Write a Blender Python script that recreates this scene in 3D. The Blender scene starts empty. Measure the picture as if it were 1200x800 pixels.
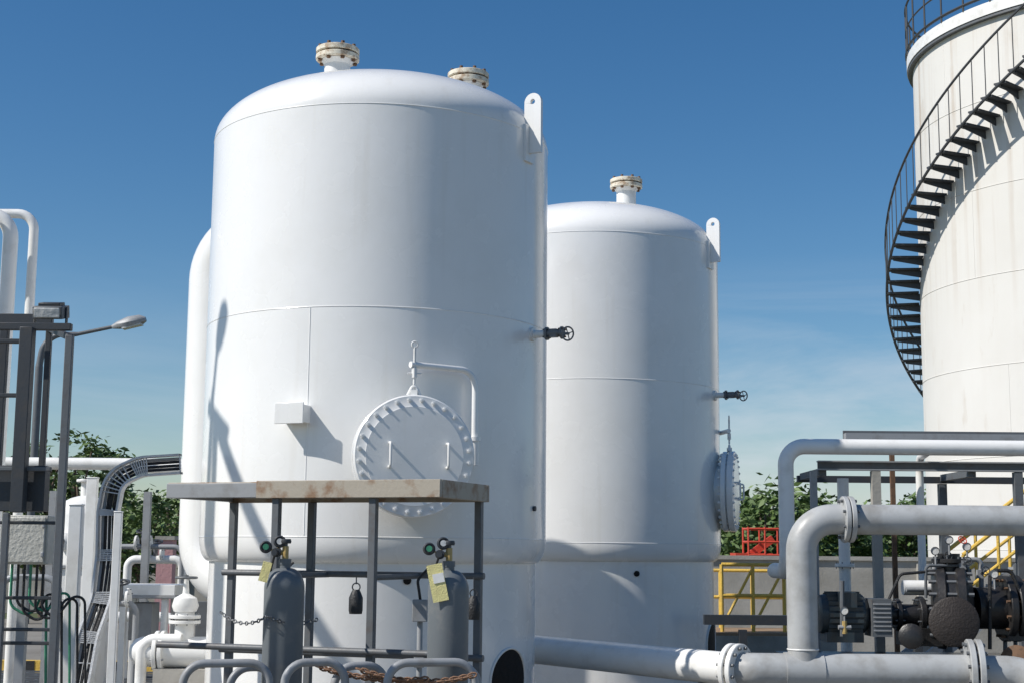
import bpy, math, random
from mathutils import Vector, Matrix
random.seed(7)
rad=math.radians
scene=bpy.context.scene
FPX=1700.0; PITCH=8.2; ROLL=0.5; EYE=1.6
R0=Matrix.Rotation(rad(90+PITCH),3,'X')@Matrix.Rotation(rad(ROLL),3,'Z')
def W(u,v,y):
    """surveyed position: bearing/elevation read from the photo, at a known distance y"""
    d=R0@Vector(((u-600)/FPX,(400-v)/FPX,-1.0))
    return Vector((0,0,EYE))+d*(y/d.y)
def WX(u,v,y): return W(u,v,y).x
def WZ(u,v,y): return W(u,v,y).z
def V(*a): return Vector(a)

# ------------------------------------------------------------ materials
def newmat(name):
    m=bpy.data.materials.new(name); m.use_nodes=True
    nt=m.node_tree; b=nt.nodes['Principled BSDF']
    return m,nt,b
def paint(name,col,rough=0.45,metal=0.0,dirt=None,amount=0.25,scale=4.0,bump=0.02,streak=False,thr=(0.5,0.75),coat=0.0,bscale=None,gdirt=None):
    m,nt,b=newmat(name); N=nt.nodes; L=nt.links
    tc=N.new('ShaderNodeTexCoord')
    mp=N.new('ShaderNodeMapping'); L.new(tc.outputs['Object'],mp.inputs['Vector'])
    mp.inputs['Scale'].default_value=(scale,scale,scale*(0.12 if streak else 1.0))
    n=N.new('ShaderNodeTexNoise'); n.inputs['Scale'].default_value=1.0; n.inputs['Detail'].default_value=8; n.inputs['Roughness'].default_value=0.62
    L.new(mp.outputs['Vector'],n.inputs['Vector'])
    r=N.new('ShaderNodeMapRange'); r.inputs['From Min'].default_value=thr[0]; r.inputs['From Max'].default_value=thr[1]
    r.inputs['To Max'].default_value=amount
    L.new(n.outputs['Fac'],r.inputs['Value'])
    mx=N.new('ShaderNodeMix'); mx.data_type='RGBA'
    mx.inputs[6].default_value=(*col,1); 
    d=dirt if dirt else tuple(c*0.55 for c in col)
    mx.inputs[7].default_value=(*d,1)
    L.new(r.outputs['Result'],mx.inputs[0]); outc=mx.outputs[2]
    if gdirt:
        # faint vertical run-off streaks
        mp2=N.new('ShaderNodeMapping'); L.new(tc.outputs['Object'],mp2.inputs['Vector']); mp2.inputs['Scale'].default_value=(9,9,0.5)
        n3=N.new('ShaderNodeTexNoise'); n3.inputs['Scale'].default_value=1; n3.inputs['Detail'].default_value=6; L.new(mp2.outputs[0],n3.inputs['Vector'])
        r3=N.new('ShaderNodeMapRange'); r3.inputs[1].default_value=0.58; r3.inputs[2].default_value=0.8; r3.inputs[4].default_value=0.3; L.new(n3.outputs['Fac'],r3.inputs[0])
        m3=N.new('ShaderNodeMix'); m3.data_type='RGBA'; L.new(r3.outputs[0],m3.inputs[0]); L.new(outc,m3.inputs[6]); m3.inputs[7].default_value=(*gdirt,1); outc=m3.outputs[2]
    L.new(outc,b.inputs['Base Color'])
    n2=N.new('ShaderNodeTexNoise'); n2.inputs['Scale'].default_value=bscale or scale*6; n2.inputs['Detail'].default_value=5
    L.new(tc.outputs['Object'],n2.inputs['Vector'])
    rr=N.new('ShaderNodeMapRange'); rr.inputs['To Min'].default_value=max(0.05,rough-0.1); rr.inputs['To Max'].default_value=min(1,rough+0.12)
    L.new(n2.outputs['Fac'],rr.inputs['Value']); L.new(rr.outputs['Result'],b.inputs['Roughness'])
    bp=N.new('ShaderNodeBump'); bp.inputs['Strength'].default_value=0.35; bp.inputs['Distance'].default_value=bump
    L.new(n2.outputs['Fac'],bp.inputs['Height']); L.new(bp.outputs['Normal'],b.inputs['Normal'])
    if coat: b.inputs['Coat Weight'].default_value=coat; b.inputs['Coat Roughness'].default_value=0.12
    return m
WHITE=paint('white_tank_paint',(0.84,0.835,0.815),0.25,dirt=(0.70,0.685,0.635),amount=0.4,scale=1.6,bump=0.006,thr=(0.46,0.8),bscale=3.0,gdirt=(0.64,0.60,0.52),coat=0.4)
WHITE2=paint('white_pipe_paint',(0.80,0.795,0.77),0.36,dirt=(0.44,0.41,0.35),amount=0.5,scale=5,bump=0.002,thr=(0.5,0.8))
BEIGE=paint('weathered_flange_paint',(0.70,0.65,0.53),0.6,dirt=(0.30,0.18,0.09),amount=0.8,scale=16,bump=0.004,thr=(0.48,0.64))
RUST=paint('rusty_bolts',(0.16,0.09,0.05),0.8,dirt=(0.06,0.04,0.03),amount=0.8,scale=30,bump=0.004)
GALV=paint('galvanised_steel',(0.30,0.31,0.32),0.45,0.35,dirt=(0.18,0.165,0.145),amount=0.6,scale=9,bump=0.002)
ALU=paint('aluminium_paint_pipe',(0.42,0.43,0.43),0.42,0.25,dirt=(0.20,0.185,0.16),amount=0.65,scale=5,bump=0.003,thr=(0.45,0.75))
DSTEEL=paint('dark_steel',(0.04,0.045,0.052),0.5,0.2,dirt=(0.08,0.065,0.05),amount=0.5,scale=14,bump=0.002)
GSTEEL=paint('grey_steel_paint',(0.115,0.125,0.135),0.5,0.1,dirt=(0.09,0.065,0.05),amount=0.6,scale=12,bump=0.002)
VALVE=paint('grey_valve_body',(0.16,0.165,0.17),0.5,0.1,dirt=(0.10,0.08,0.06),amount=0.6,scale=20,bump=0.002)
SHELF=paint('rusty_shelf_paint',(0.38,0.34,0.275),0.6,dirt=(0.22,0.12,0.06),amount=0.85,scale=7,bump=0.004,thr=(0.48,0.64))
CYLG=paint('gas_cylinder_grey',(0.135,0.15,0.16),0.42,dirt=(0.24,0.23,0.21),amount=0.5,scale=9,bump=0.002,thr=(0.55,0.75))
BLACK=paint('black_rubber',(0.018,0.018,0.019),0.5,dirt=(0.05,0.045,0.04),amount=0.6,scale=12)
SHADE_PLUG=paint('hole_shade_and_plug_black',(0.008,0.007,0.006),0.9,dirt=(0.03,0.012,0.006),amount=0.6,scale=5)  # near-black standing in for shade in the skirt holes; also colours a plug
MOTOR=paint('oily_machine_paint',(0.03,0.045,0.055),0.38,0.2,dirt=(0.06,0.05,0.04),amount=0.7,scale=10,bump=0.003,thr=(0.45,0.65))
OILY=paint('oily_black_casting',(0.018,0.018,0.019),0.38,0.3,dirt=(0.045,0.038,0.034),amount=0.6,scale=9,bump=0.006,thr=(0.48,0.7))
BROWN=paint('brown_cover',(0.03,0.023,0.02),0.6,0.0,dirt=(0.015,0.013,0.012),amount=0.6,scale=9)
YEL=paint('yellow_rail_paint',(0.70,0.46,0.08),0.5,dirt=(0.35,0.22,0.08),amount=0.6,scale=8)
TAG=paint('yellow_tag',(0.75,0.68,0.30),0.7,dirt=(0.45,0.38,0.2),amount=0.6,scale=25)
RED=paint('red_paint',(0.55,0.06,0.03),0.5)
PINK=paint('pink_paint',(0.45,0.25,0.25),0.7)
GREEN=paint('green_handle',(0.05,0.25,0.14),0.5)
BRASS=paint('brass',(0.45,0.32,0.12),0.35,0.8)
CONC=paint('concrete',(0.42,0.40,0.36),0.85,dirt=(0.20,0.19,0.16),amount=0.8,scale=1.2,bump=0.01,thr=(0.4,0.7),bscale=30)
WOOD=paint('plank_wood',(0.30,0.20,0.12),0.8,dirt=(0.14,0.10,0.07),amount=0.8,scale=6)
BOXP=paint('junction_box_paint',(0.50,0.49,0.44),0.5,dirt=(0.3,0.27,0.2),amount=0.5,scale=8)
BARK=paint('bark',(0.12,0.09,0.065),0.9,scale=8,bump=0.02)
GLASS=paint('gauge_face',(0.6,0.6,0.58),0.2)
CHAIN=paint('rusty_chain',(0.22,0.12,0.07),0.7,0.3,dirt=(0.1,0.06,0.04),amount=0.7,scale=30)

def leafmat(name,c1,c2):
    m,nt,b=newmat(name);N=nt.nodes;L=nt.links
    g=N.new('ShaderNodeNewGeometry'); tc=N.new('ShaderNodeTexCoord')
    n=N.new('ShaderNodeTexNoise'); n.inputs['Scale'].default_value=1.7; L.new(tc.outputs['Object'],n.inputs['Vector'])
    ad=N.new('ShaderNodeMath'); ad.operation='ADD'; L.new(n.outputs['Fac'],ad.inputs[0])
    mu=N.new('ShaderNodeMath'); mu.operation='MULTIPLY_ADD'; L.new(g.outputs['Random Per Island'],mu.inputs[0]); mu.inputs[1].default_value=0.7; mu.inputs[2].default_value=-0.35
    L.new(mu.outputs[0],ad.inputs[1])
    mx=N.new('ShaderNodeMix'); mx.data_type='RGBA'; L.new(ad.outputs[0],mx.inputs[0])
    mx.inputs[6].default_value=(*c1,1); mx.inputs[7].default_value=(*c2,1)
    L.new(mx.outputs[2],b.inputs['Base Color']); b.inputs['Roughness'].default_value=0.6
    return m
LEAF=leafmat('foliage',(0.045,0.085,0.022),(0.14,0.21,0.06))

def storage_mat():
    m,nt,b=newmat('weathered_storage_tank_paint');N=nt.nodes;L=nt.links
    tc=N.new('ShaderNodeTexCoord')
    sx=N.new('ShaderNodeSeparateXYZ'); L.new(tc.outputs['Object'],sx.inputs[0])
    def noise(scale,detail=7):
        mp=N.new('ShaderNodeMapping'); mp.inputs['Scale'].default_value=scale; L.new(tc.outputs['Object'],mp.inputs['Vector'])
        n=N.new('ShaderNodeTexNoise'); n.inputs['Scale'].default_value=1; n.inputs['Detail'].default_value=detail; n.inputs['Roughness'].default_value=0.6
        L.new(mp.outputs['Vector'],n.inputs['Vector']); return n.outputs['Fac']
    def mr(inp,a,c,lo=0,hi=1):
        r=N.new('ShaderNodeMapRange'); r.inputs[1].default_value=a; r.inputs[2].default_value=c; r.inputs[3].default_value=lo; r.inputs[4].default_value=hi
        L.new(inp,r.inputs[0]); return r.outputs[0]
    def mul(a,c):
        k=N.new('ShaderNodeMath');k.operation='MULTIPLY';L.new(a,k.inputs[0]);L.new(c,k.inputs[1]);return k.outputs[0]
    def mix(f,a,col):
        k=N.new('ShaderNodeMix');k.data_type='RGBA';L.new(f,k.inputs[0])
        if isinstance(a,tuple): k.inputs[6].default_value=(*a,1)
        else: L.new(a,k.inputs[6])
        k.inputs[7].default_value=(*col,1); return k.outputs[2]
    c=mix(mr(noise((0.5,0.5,0.4)),0.35,0.75,0,0.65),(0.70,0.685,0.645),(0.62,0.595,0.54))
    streak=mul(mr(noise((4.5,4.5,0.14)),0.48,0.66),mr(sx.outputs['Z'],6.0,11.8,0.04,0.9))
    c=mix(mul(streak,mr(noise((0.7,0.7,0.5)),0.37,0.6,0.2,1.0)),c,(0.38,0.27,0.17))
    c=mix(mr(noise((3.0,3.0,1.0),10),0.60,0.72,0,0.3),c,(0.46,0.38,0.29))
    L.new(c,b.inputs['Base Color']); b.inputs['Roughness'].default_value=0.6
    bp=N.new('ShaderNodeBump'); bp.inputs['Strength'].default_value=0.3; bp.inputs['Distance'].default_value=0.03
    L.new(noise((1.2,1.2,0.8),3),bp.inputs['Height']); L.new(bp.outputs[0],b.inputs['Normal'])
    return m
STOR=storage_mat()

# ------------------------------------------------------------ mesh builder
def frame(ax):
    ax=Vector(ax).normalized()
    up=Vector((0,0,1)) if abs(ax.z)<0.95 else Vector((1,0,0))
    a=up.cross(ax).normalized(); b=ax.cross(a).normalized()
    return a,b,ax
def rounded(pts,rb,seg=8):
    pts=[Vector(p) for p in pts]
    if rb<=0 or len(pts)<3: return pts
    out=[pts[0]]
    for i in range(1,len(pts)-1):
        p=pts[i]; a=(pts[i-1]-p); c=(pts[i+1]-p)
        la,lc=a.length,c.length; a.normalize(); c.normalize()
        ang=a.angle(c)
        if ang>rad(176): out.append(p); continue
        t=min(rb/math.tan(ang/2),la*0.49,lc*0.49); r=t*math.tan(ang/2)
        cen=p+(a+c).normalized()*(r/math.sin(ang/2))
        s=p+a*t-cen; e=p+c*t-cen
        tot=s.angle(e)
        for k in range(seg+1):
            f=k/seg
            d=(s*math.sin((1-f)*tot)+e*math.sin(f*tot))/math.sin(tot)
            out.append(cen+d)
    out.append(pts[-1]); return out
class B:
    def __init__(s): s.v=[];s.f=[];s.mi=[];s.mats=[]
    def add(s,vs,fs,mat):
        if mat not in s.mats: s.mats.append(mat)
        k=s.mats.index(mat); o=len(s.v)
        s.v+= [tuple(p) for p in vs]; s.f+=[tuple(o+i for i in f) for f in fs]; s.mi+=[k]*len(fs); return s
    def box(s,c,size,mat,rz=0.0,M=None):
        c=Vector(c); R=M if M else Matrix.Rotation(rz,3,'Z')
        x,y,z=[q/2 for q in size]
        vs=[c+R@Vector((sx*x,sy*y,sz*z)) for sz in(-1,1) for sy in(-1,1) for sx in(-1,1)]
        return s.add(vs,[(0,2,3,1),(4,5,7,6),(0,1,5,4),(2,6,7,3),(0,4,6,2),(1,3,7,5)],mat)
    def beam(s,a,b,w,h,mat):
        a=Vector(a);b=Vector(b); x,y,z=frame(b-a)
        R=Matrix((x,y,z)).transposed()
        return s.box((a+b)/2,(w,h,(b-a).length),mat,M=R)
    def lathe(s,o,axis,prof,mat,n=32,closed=False,a0=0,a1=2*math.pi):
        x,y,z=frame(axis); o=Vector(o); full=abs(a1-a0-2*math.pi)<1e-6
        cols=n if full else n+1
        vs=[]
        for (r,h) in prof:
            for i in range(cols):
                t=a0+(a1-a0)*i/n
                vs.append(o+z*h+(x*math.cos(t)+y*math.sin(t))*max(r,1e-5))
        fs=[]; m=len(prof)
        for j in range(m if closed else m-1):
            j2=(j+1)%m
            for i in range(n):
                i2=(i+1)%cols
                fs.append((j*cols+i,j*cols+i2,j2*cols+i2,j2*cols+i))
        return s.add(vs,fs,mat)
    def cyl(s,a,b,r,mat,n=20,r2=None):
        a=Vector(a);b=Vector(b);h=(b-a).length
        return s.lathe(a,b-a,[(0,0),(r,0),(r if r2 is None else r2,h),(0,h)],mat,n)
    def ring(s,o,axis,R,r,mat,n=64,m=6,a0=0,a1=2*math.pi):
        return s.lathe(o,axis,[(R+r*math.cos(2*math.pi*k/m),r*math.sin(2*math.pi*k/m)) for k in range(m)],mat,n,True,a0,a1)
    def tube(s,pts,r,mat,n=14,bend=0,seg=8,closed=False):
        P=rounded(pts,bend,seg); m=len(P)
        rs=r if isinstance(r,(list,tuple)) else [r]*m
        if len(rs)!=m: rs=[rs[0]+(rs[-1]-rs[0])*i/(m-1) for i in range(m)]
        T=[(P[min(i+1,m-1)]-P[max(i-1,0)]).normalized() for i in range(m)]
        x,y,_=frame(T[0]); vs=[]
        for i in range(m):
            x=(x-T[i]*x.dot(T[i])).normalized(); y=T[i].cross(x)
            for k in range(n):
                a=2*math.pi*k/n; vs.append(P[i]+(x*math.cos(a)+y*math.sin(a))*rs[i])
        fs=[(i*n+k,i*n+(k+1)%n,(i+1)*n+(k+1)%n,(i+1)*n+k) for i in range(m-1) for k in range(n)]
        fs+=[tuple(range(n))[::-1],tuple((m-1)*n+k for k in range(n))]
        return s.add(vs,fs,mat)
    def flange(s,c,axis,R,th,mat,bm,nb,rb=None,bl=None,br=None):
        """disc flange centred at c, with ring of hex bolts through it"""
        c=Vector(c); x,y,z=frame(axis); e=th*0.12
        s.lathe(c-z*th/2,z,[(0,0),(R-e,0),(R,e),(R,th-e),(R-e,th),(0,th)],mat,40)
        rb=rb or R*0.86; bl=bl or th*0.5; br=br or R*0.05
        for i in range(nb):
            a=2*math.pi*(i+.5)/nb; p=c+(x*math.cos(a)+y*math.sin(a))*rb
            s.cyl(p-z*(th/2+bl),p+z*(th/2+bl),br,bm,6)
        return s
    def obj(s,name,parent=None,smooth=38,bevel=0):
        me=bpy.data.meshes.new(name); me.from_pydata(s.v,[],s.f)
        for m in s.mats: me.materials.append(m)
        me.polygons.foreach_set('material_index',s.mi)
        me.polygons.foreach_set('use_smooth',[True]*len(s.f)); me.update()
        me.set_sharp_from_angle(angle=rad(smooth))
        o=bpy.data.objects.new(name,me); scene.collection.objects.link(o)
        if bevel:
            bv=o.modifiers.new('bevel','BEVEL'); bv.width=bevel; bv.segments=2; bv.limit_method='ANGLE'
        if parent:
            o.parent=parent; o.matrix_parent_inverse=Matrix.Translation(-Vector(parent.location))
        return o
def empty(name,loc):
    e=bpy.data.objects.new(name,None); e.location=loc; e.empty_display_size=0.3; scene.collection.objects.link(e); return e
def az(a): return Vector((math.sin(rad(a)),-math.cos(rad(a)),0))
Z=Vector((0,0,1))

# ------------------------------------------------------------ pressure vessels
TR=1.405; DH=0.54
def handwheel(b,c,axis,R,mat):
    b.ring(c,axis,R,R*0.13,mat,24,8)
    x,y,z=frame(axis)
    for k in range(4):
        a=k*math.pi/2+0.4; d=x*math.cos(a)+y*math.sin(a)
        b.cyl(Vector(c)-z*0.0,Vector(c)+d*R,R*0.09,mat,6)
    b.cyl(Vector(c)-z*R*0.25,Vector(c)+z*R*0.25,R*0.22,mat,10)
def pressure_vessel(cx,cy,man_az,lug_az,valve_az,noz,hole_az,plate=False,vseam_az=None,mp=0.0):
    T=empty('pressure_vessel',(cx,cy,0)); c=V(cx,cy,0)
    k=0.085; z0=1.69; prof=[(TR-k,0),(TR-k,1.50)]
    s=B(); s.lathe(c,Z,prof,WHITE,160); s.ring(c+Z*1.508,Z,TR-k,0.008,WHITE,160); s.ring(c+Z*0.05,Z,TR-k,0.05,CONC,80); s.obj('skirt',T,80)
    s=B(); prof=[(TR-k-0.01,1.49)]+[(TR-k+k*math.sin(rad(t)),z0-0.19*math.cos(rad(t))) for t in range(0,91,10)]
    prof+=[(TR,2.4),(TR,3.38),(TR,4.2),(TR,4.93)]
    prof+=[(TR*math.cos(rad(t))**0.86,4.94+DH*math.sin(rad(t))) for t in list(range(3,90,3))+[90]]
    s.lathe(c,Z,prof,WHITE,160); s.obj('shell',T,80)
    s=B()
    for z in (1.69,3.38,4.935): s.ring(c+Z*z,Z,TR-0.002,0.0052,WHITE,160,8)
    if vseam_az is not None:
        d=az(vseam_az); s.tube([c+d*(TR-.001)+Z*3.38,c+d*(TR-.001)+Z*1.7],0.0045,WHITE,8)
    s.obj('weld_seams',T)
    # roof nozzles
    for i,(dx,dy) in enumerate(noz):
        s=B(); p=c+V(dx,dy,0); rr=math.hypot(dx,dy)/TR
        zb=4.94+DH*math.sqrt(max(0,1-rr*rr))-0.08; q=-0.055
        s.cyl(p+Z*zb,p+Z*(5.80+q),0.112,WHITE2,28)
        s.lathe(p,Z,[(0.112,5.76+q),(0.14,5.80+q)],WHITE2,28)
        s.flange(p+Z*(5.825+q),Z,0.186,0.045,BEIGE,RUST,8,0.155,0.02,0.019)
        s.cyl(p+Z*(5.845+q),p+Z*(5.865+q),0.12,RUST,28)
        s.flange(p+Z*(5.885+q),Z,0.186,0.045,BEIGE,RUST,8,0.155,0.025,0.017)
        s.obj('roof_nozzle_%d'%(i+1),T)
    # manway
    d=az(man_az); tx=Vector((d.y,-d.x,0))*-1  # tangent to the right when looking at cover
    zc=2.265; m=c+Z*zc-d*mp
    s=B(); s.lathe(m,d,[(0.31,TR-0.1),(0.31,TR+0.17)],WHITE,48)
    s.lathe(m,d,[(0.345,TR-0.03),(0.33,TR+0.03),(0.31,TR+0.035)],WHITE,48)
    s.lathe(m,d,[(0.31,TR+0.13),(0.425,TR+0.14),(0.437,TR+0.15),(0.437,TR+0.195),(0.40,TR+0.20),(0.40,TR+0.21),(0.437,TR+0.215),(0.44,TR+0.225),(0.44,TR+0.27),(0.43,TR+0.28),(0.36,TR+0.281),(0.355,TR+0.285),(0,TR+0.287)],WHITE,64)
    x,y,z=frame(d)
    for i in range(28):
        a=2*math.pi*(i+.5)/28; p=m+(x*math.cos(a)+y*math.sin(a))*0.402
        s.cyl(p+d*(TR+0.11),p+d*(TR+0.296),0.008,WHITE2,8)
        s.cyl(p+d*(TR+0.28),p+d*(TR+0.290),0.016,WHITE,6); s.cyl(p+d*(TR+0.12),p+d*(TR+0.138),0.017,WHITE,6)
    s.obj('manway_cover',T)
    s=B()
    for q in (-0.185,0.235):
        p=m+tx*q+d*(TR+0.285)
        s.tube([p+Z*0.09,p+Z*0.09+d*0.055,p-Z*0.08+d*0.055,p-Z*0.08],0.010,WHITE2,8,0.02,4)
    f=m+d*(TR+0.21); 
    s.tube([f+Z*0.44-tx*0.045,f+Z*0.53,f+Z*0.44+tx*0.045],0.013,WHITE2,8,0.02,4)
    s.box(f+Z*0.455,(0.05,0.05,0.05),WHITE2)
    s.cyl(f+Z*0.52,f+Z*0.79,0.010,WHITE2,8); s.cyl(f+Z*0.57,f+Z*0.64,0.02,WHITE2,8)
    s.ring(f+Z*0.81,d,0.022,0.007,WHITE2,16)
    s.cyl(f+Z*0.60-tx*0.05,f+Z*0.60+tx*0.05,0.007,WHITE2,8)
    top=f+Z*0.665
    col=m+tx*0.505+d*(TR-0.01); col.z=0
    s.tube([top-tx*0.03,Vector((col.x,col.y,top.z)),col+Z*(zc-0.03)],0.024,WHITE,14,0.13,10)
    s.cyl(col+Z*(zc-0.04),col+Z*(zc+0.15),0.036,WHITE,16); s.cyl(col+Z*(zc+0.14),col+Z*(zc+0.17),0.046,WHITE,16)
    a2=col-d*0.16
    s.beam(a2+Z*(zc+0.05),col+Z*(zc+0.05),0.05,0.09,WHITE)
    s.obj('manway_davit',T)
    # lug
    d=az(lug_az); t=Vector((-d.y,d.x,0)); s=B()
    w=0.075; base=c+d*(TR+0.05)
    pts=[]; 
    for a in range(0,181,15): pts.append((w*math.cos(rad(a)),5.17+w*math.sin(rad(a))))
    pts+=[(-w,4.75),(w,4.75)]
    n=len(pts); hole=[(0.022*math.cos(2*math.pi*i/n),5.175+0.022*math.sin(2*math.pi*i/n)) for i in range(n)]
    vs=[];fs=[]
    for sgn in (-1,1):
        for (q,zz) in pts+hole: vs.append(base+d*q+Z*zz+t*0.017*sgn)
    for i in range(n):
        j=(i+1)%n; k2=2*n
        fs+= [(i,j,n+j,n+i),(k2+i,k2+n+i,k2+n+j,k2+j),(i,k2+i,k2+j,j),(n+i,n+j,k2+n+j,k2+n+i)]
    s.add(vs,fs,WHITE)
    s.box(c+d*(TR+0.006)+Z*4.83,(0.14,0.03,0.30),WHITE,rad(lug_az)); s.obj('lifting_lug',T)
    # side valve
    d=az(valve_az); s=B(); p=c+d*(TR-0.05)+Z*3.30
    s.cyl(p,p+d*0.18,0.030,WHITE2,16); s.cyl(p+d*0.04,p+d*0.07,0.055,WHITE2,18)
    s.flange(p+d*0.18,d,0.052,0.02,VALVE,DSTEEL,4,0.04,0.012,0.008)
    s.cyl(p+d*0.19,p+d*0.30,0.032,VALVE,14); s.box(p+d*0.24,(0.055,0.055,0.065),VALVE,rad(valve_az))
    s.flange(p+d*0.31,d,0.05,0.018,VALVE,RUST,4,0.04,0.012,0.008)
    n=az(valve_az-35); n=(n-Z*0.15).normalized()
    s.cyl(p+d*0.25,p+d*0.25+n*0.20,0.011,VALVE,8); handwheel(s,p+d*0.255+n*0.18,n,0.052,VALVE); s.obj('side_valve',T)
    # skirt access opening: collar on the uncut skirt, interior shade painted as a dark disc
    s=B(); ra=0.245; Rk=TR-k; zc2=0.62
    def onskirt(q,zz,rr): return c+az(hole_az+math.degrees(q/Rk))*rr+Z*zz
    loop=[onskirt(ra*math.cos(2*math.pi*i/40),zc2+ra*math.sin(2*math.pi*i/40),Rk+0.006) for i in range(41)]
    s.tube(loop,0.010,WHITE2,8)
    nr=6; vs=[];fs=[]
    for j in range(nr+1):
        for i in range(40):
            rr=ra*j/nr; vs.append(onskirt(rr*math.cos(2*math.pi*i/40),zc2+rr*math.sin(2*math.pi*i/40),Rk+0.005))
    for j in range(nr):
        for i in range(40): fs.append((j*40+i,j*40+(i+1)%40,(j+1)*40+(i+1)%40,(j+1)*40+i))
    s.add(vs,fs,SHADE_PLUG)
    s.obj('skirt_collar_and_hole_shade',T)
    s=B(); d2=az(hole_az+9); s.cyl(c+d2*(TR-0.02)+Z*1.93,c+d2*(TR+0.02)+Z*1.93,0.02,DSTEEL,12)
    d2=az(16); s.cyl(c+d2*(TR-0.1)+Z*1.38,c+d2*(TR-0.07)+Z*1.38,0.03,SHADE_PLUG,12)
    s.obj('telltale_plug',T)
    if plate:
        d=az(-19); s=B(); p=c+d*(TR+0.06)+Z*2.58
        s.box(p,(0.20,0.16,0.13),WHITE,rad(-19)); s.box(p+d*0.085,(0.235,0.012,0.155),WHITE,rad(-19)); s.obj('nameplate_bracket',T,bevel=0.004)
    return T
T1=(-1.115,12.0); T2=(0.935,16.35)
pressure_vessel(*T1,14.7,61,65,[(-0.405,0.0),(0.70,0.62)],58,True,-16)
pressure_vessel(*T2,76,61,66,[(0.37,0.0)],72,False,None,0.10)

# balance line behind vessel 1
P=empty('vessel_bypass_pipe',(-2.75,13.9,0)); s=B()
xl=WX(216,480,13.9)+0.26
zt=WZ(250,250,13.9)-0.26; zb=WZ(235,712,13.9)+0.26
s.tube([(-1.6,13.2,zt),(xl,13.9,zt),(xl,13.9,zb),(-1.5,13.1,zb)],0.26,WHITE,32,0.42,12)
s.obj('pipe_run',P); s=B(); s.beam((xl,13.9,zb-0.2),(xl,13.9,0),0.12,0.12,GSTEEL); s.box((xl,13.9,.02),(.3,.3,.04),GSTEEL); s.obj('support',P)

# ------------------------------------------------------------ storage tank with spiral stair
SC=V(12.4,28.9,0); SR=4.0; SH=12.05
S=empty('storage_tank',SC)
b=B(); b.lathe(SC,Z,[(SR,0),(SR,SH)],STOR,160); b.obj('shell',S,80)
b=B(); b.lathe(SC,Z,[(SR+0.1,SH),(0,SH+0.5)],STOR,160)
b.lathe(SC,Z,[(SR,SH-0.24),(SR+0.12,SH-0.24),(SR+0.12,SH-0.0),(SR+0.05,SH+0.03),(SR-0.05,SH+0.03)],WHITE2,160)
b.lathe(SC,Z,[(SR,SH-0.30),(SR+0.10,SH-0.30),(SR+0.10,SH-0.245),(SR,SH-.245)],GSTEEL,160); b.obj('roof_and_rim',S)
b=B()
for z in [1.7,3.4,5.1,6.8,8.5,10.2]: b.ring(SC+Z*z,Z,SR,0.009,STOR,160,5)
for i,z in enumerate([0,1.7,3.4,5.1,6.8,8.5,10.2]):
    for k in range(5):
        a=rad(72*k+31*i+10); d=V(math.cos(a),math.sin(a),0)
        b.tube([SC+d*SR+Z*z,SC+d*SR+Z*min(z+1.7,11.7)],0.006,STOR,5)
b.obj('plate_seams',S)
b=B()
def th(z): return rad(164-(6.9-z)/0.0567)
W_ST=0.64; n=int(SH/0.2)
for i in range(1,n+1):
    z=i*0.2; t=th(z); d=V(math.cos(t),math.sin(t),0); tt=V(-math.sin(t),math.cos(t),0)
    b.box(SC+d*(SR+0.02+W_ST/2)+Z*z,(W_ST,0.25,0.035),DSTEEL,t)
    # triangular bracket plate under each tread
    a0=SC+d*SR+Z*(z-0.02); a1=SC+d*(SR+W_ST*0.95)+Z*(z-0.02); a2=SC+d*SR+Z*(z-0.17); a3=a1-Z*0.04
    vs=[q+tt*s_ for s_ in(-.01,.01) for q in (a0,a1,a3,a2)]
    b.add(vs,[(0,1,2,3),(7,6,5,4),(0,4,5,1),(3,2,6,7),(1,5,6,2)],DSTEEL)
b.obj('stair_treads',S)
b=B()
def hel(r,dz,z0=0.2,z1=SH,st=0.1):
    k=int((z1-z0)/st); return [SC+V(math.cos(th(z0+i*st)),math.sin(th(z0+i*st)),0)*r+Z*(z0+i*st+dz) for i in range(k+1)]
ro=SR+W_ST+0.03
b.tube(hel(ro,-0.02),0.028,DSTEEL,8)
b.tube(hel(ro,1.0),0.024,DSTEEL,8)
for i in range(1,n+1):
    z=i*0.2; t=th(z); d=V(math.cos(t),math.sin(t),0); b.cyl(SC+d*ro+Z*z,SC+d*ro+Z*(z+1.0),0.010,DSTEEL,6)
b.obj('stair_handrail',S)
b=B(); rr=SR+0.12
for dz,r in ((1.1,0.024),(0.6,0.018),(0.12,0.03)): b.ring(SC+Z*(SH+dz),Z,rr,r,DSTEEL,120,6)
for i in range(40):
    a=2*math.pi*i/40; d=V(math.cos(a),math.sin(a),0); b.cyl(SC+d*rr+Z*SH,SC+d*rr+Z*(SH+1.1),0.02,DSTEEL,6)
b.obj('roof_railing',S)

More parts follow.
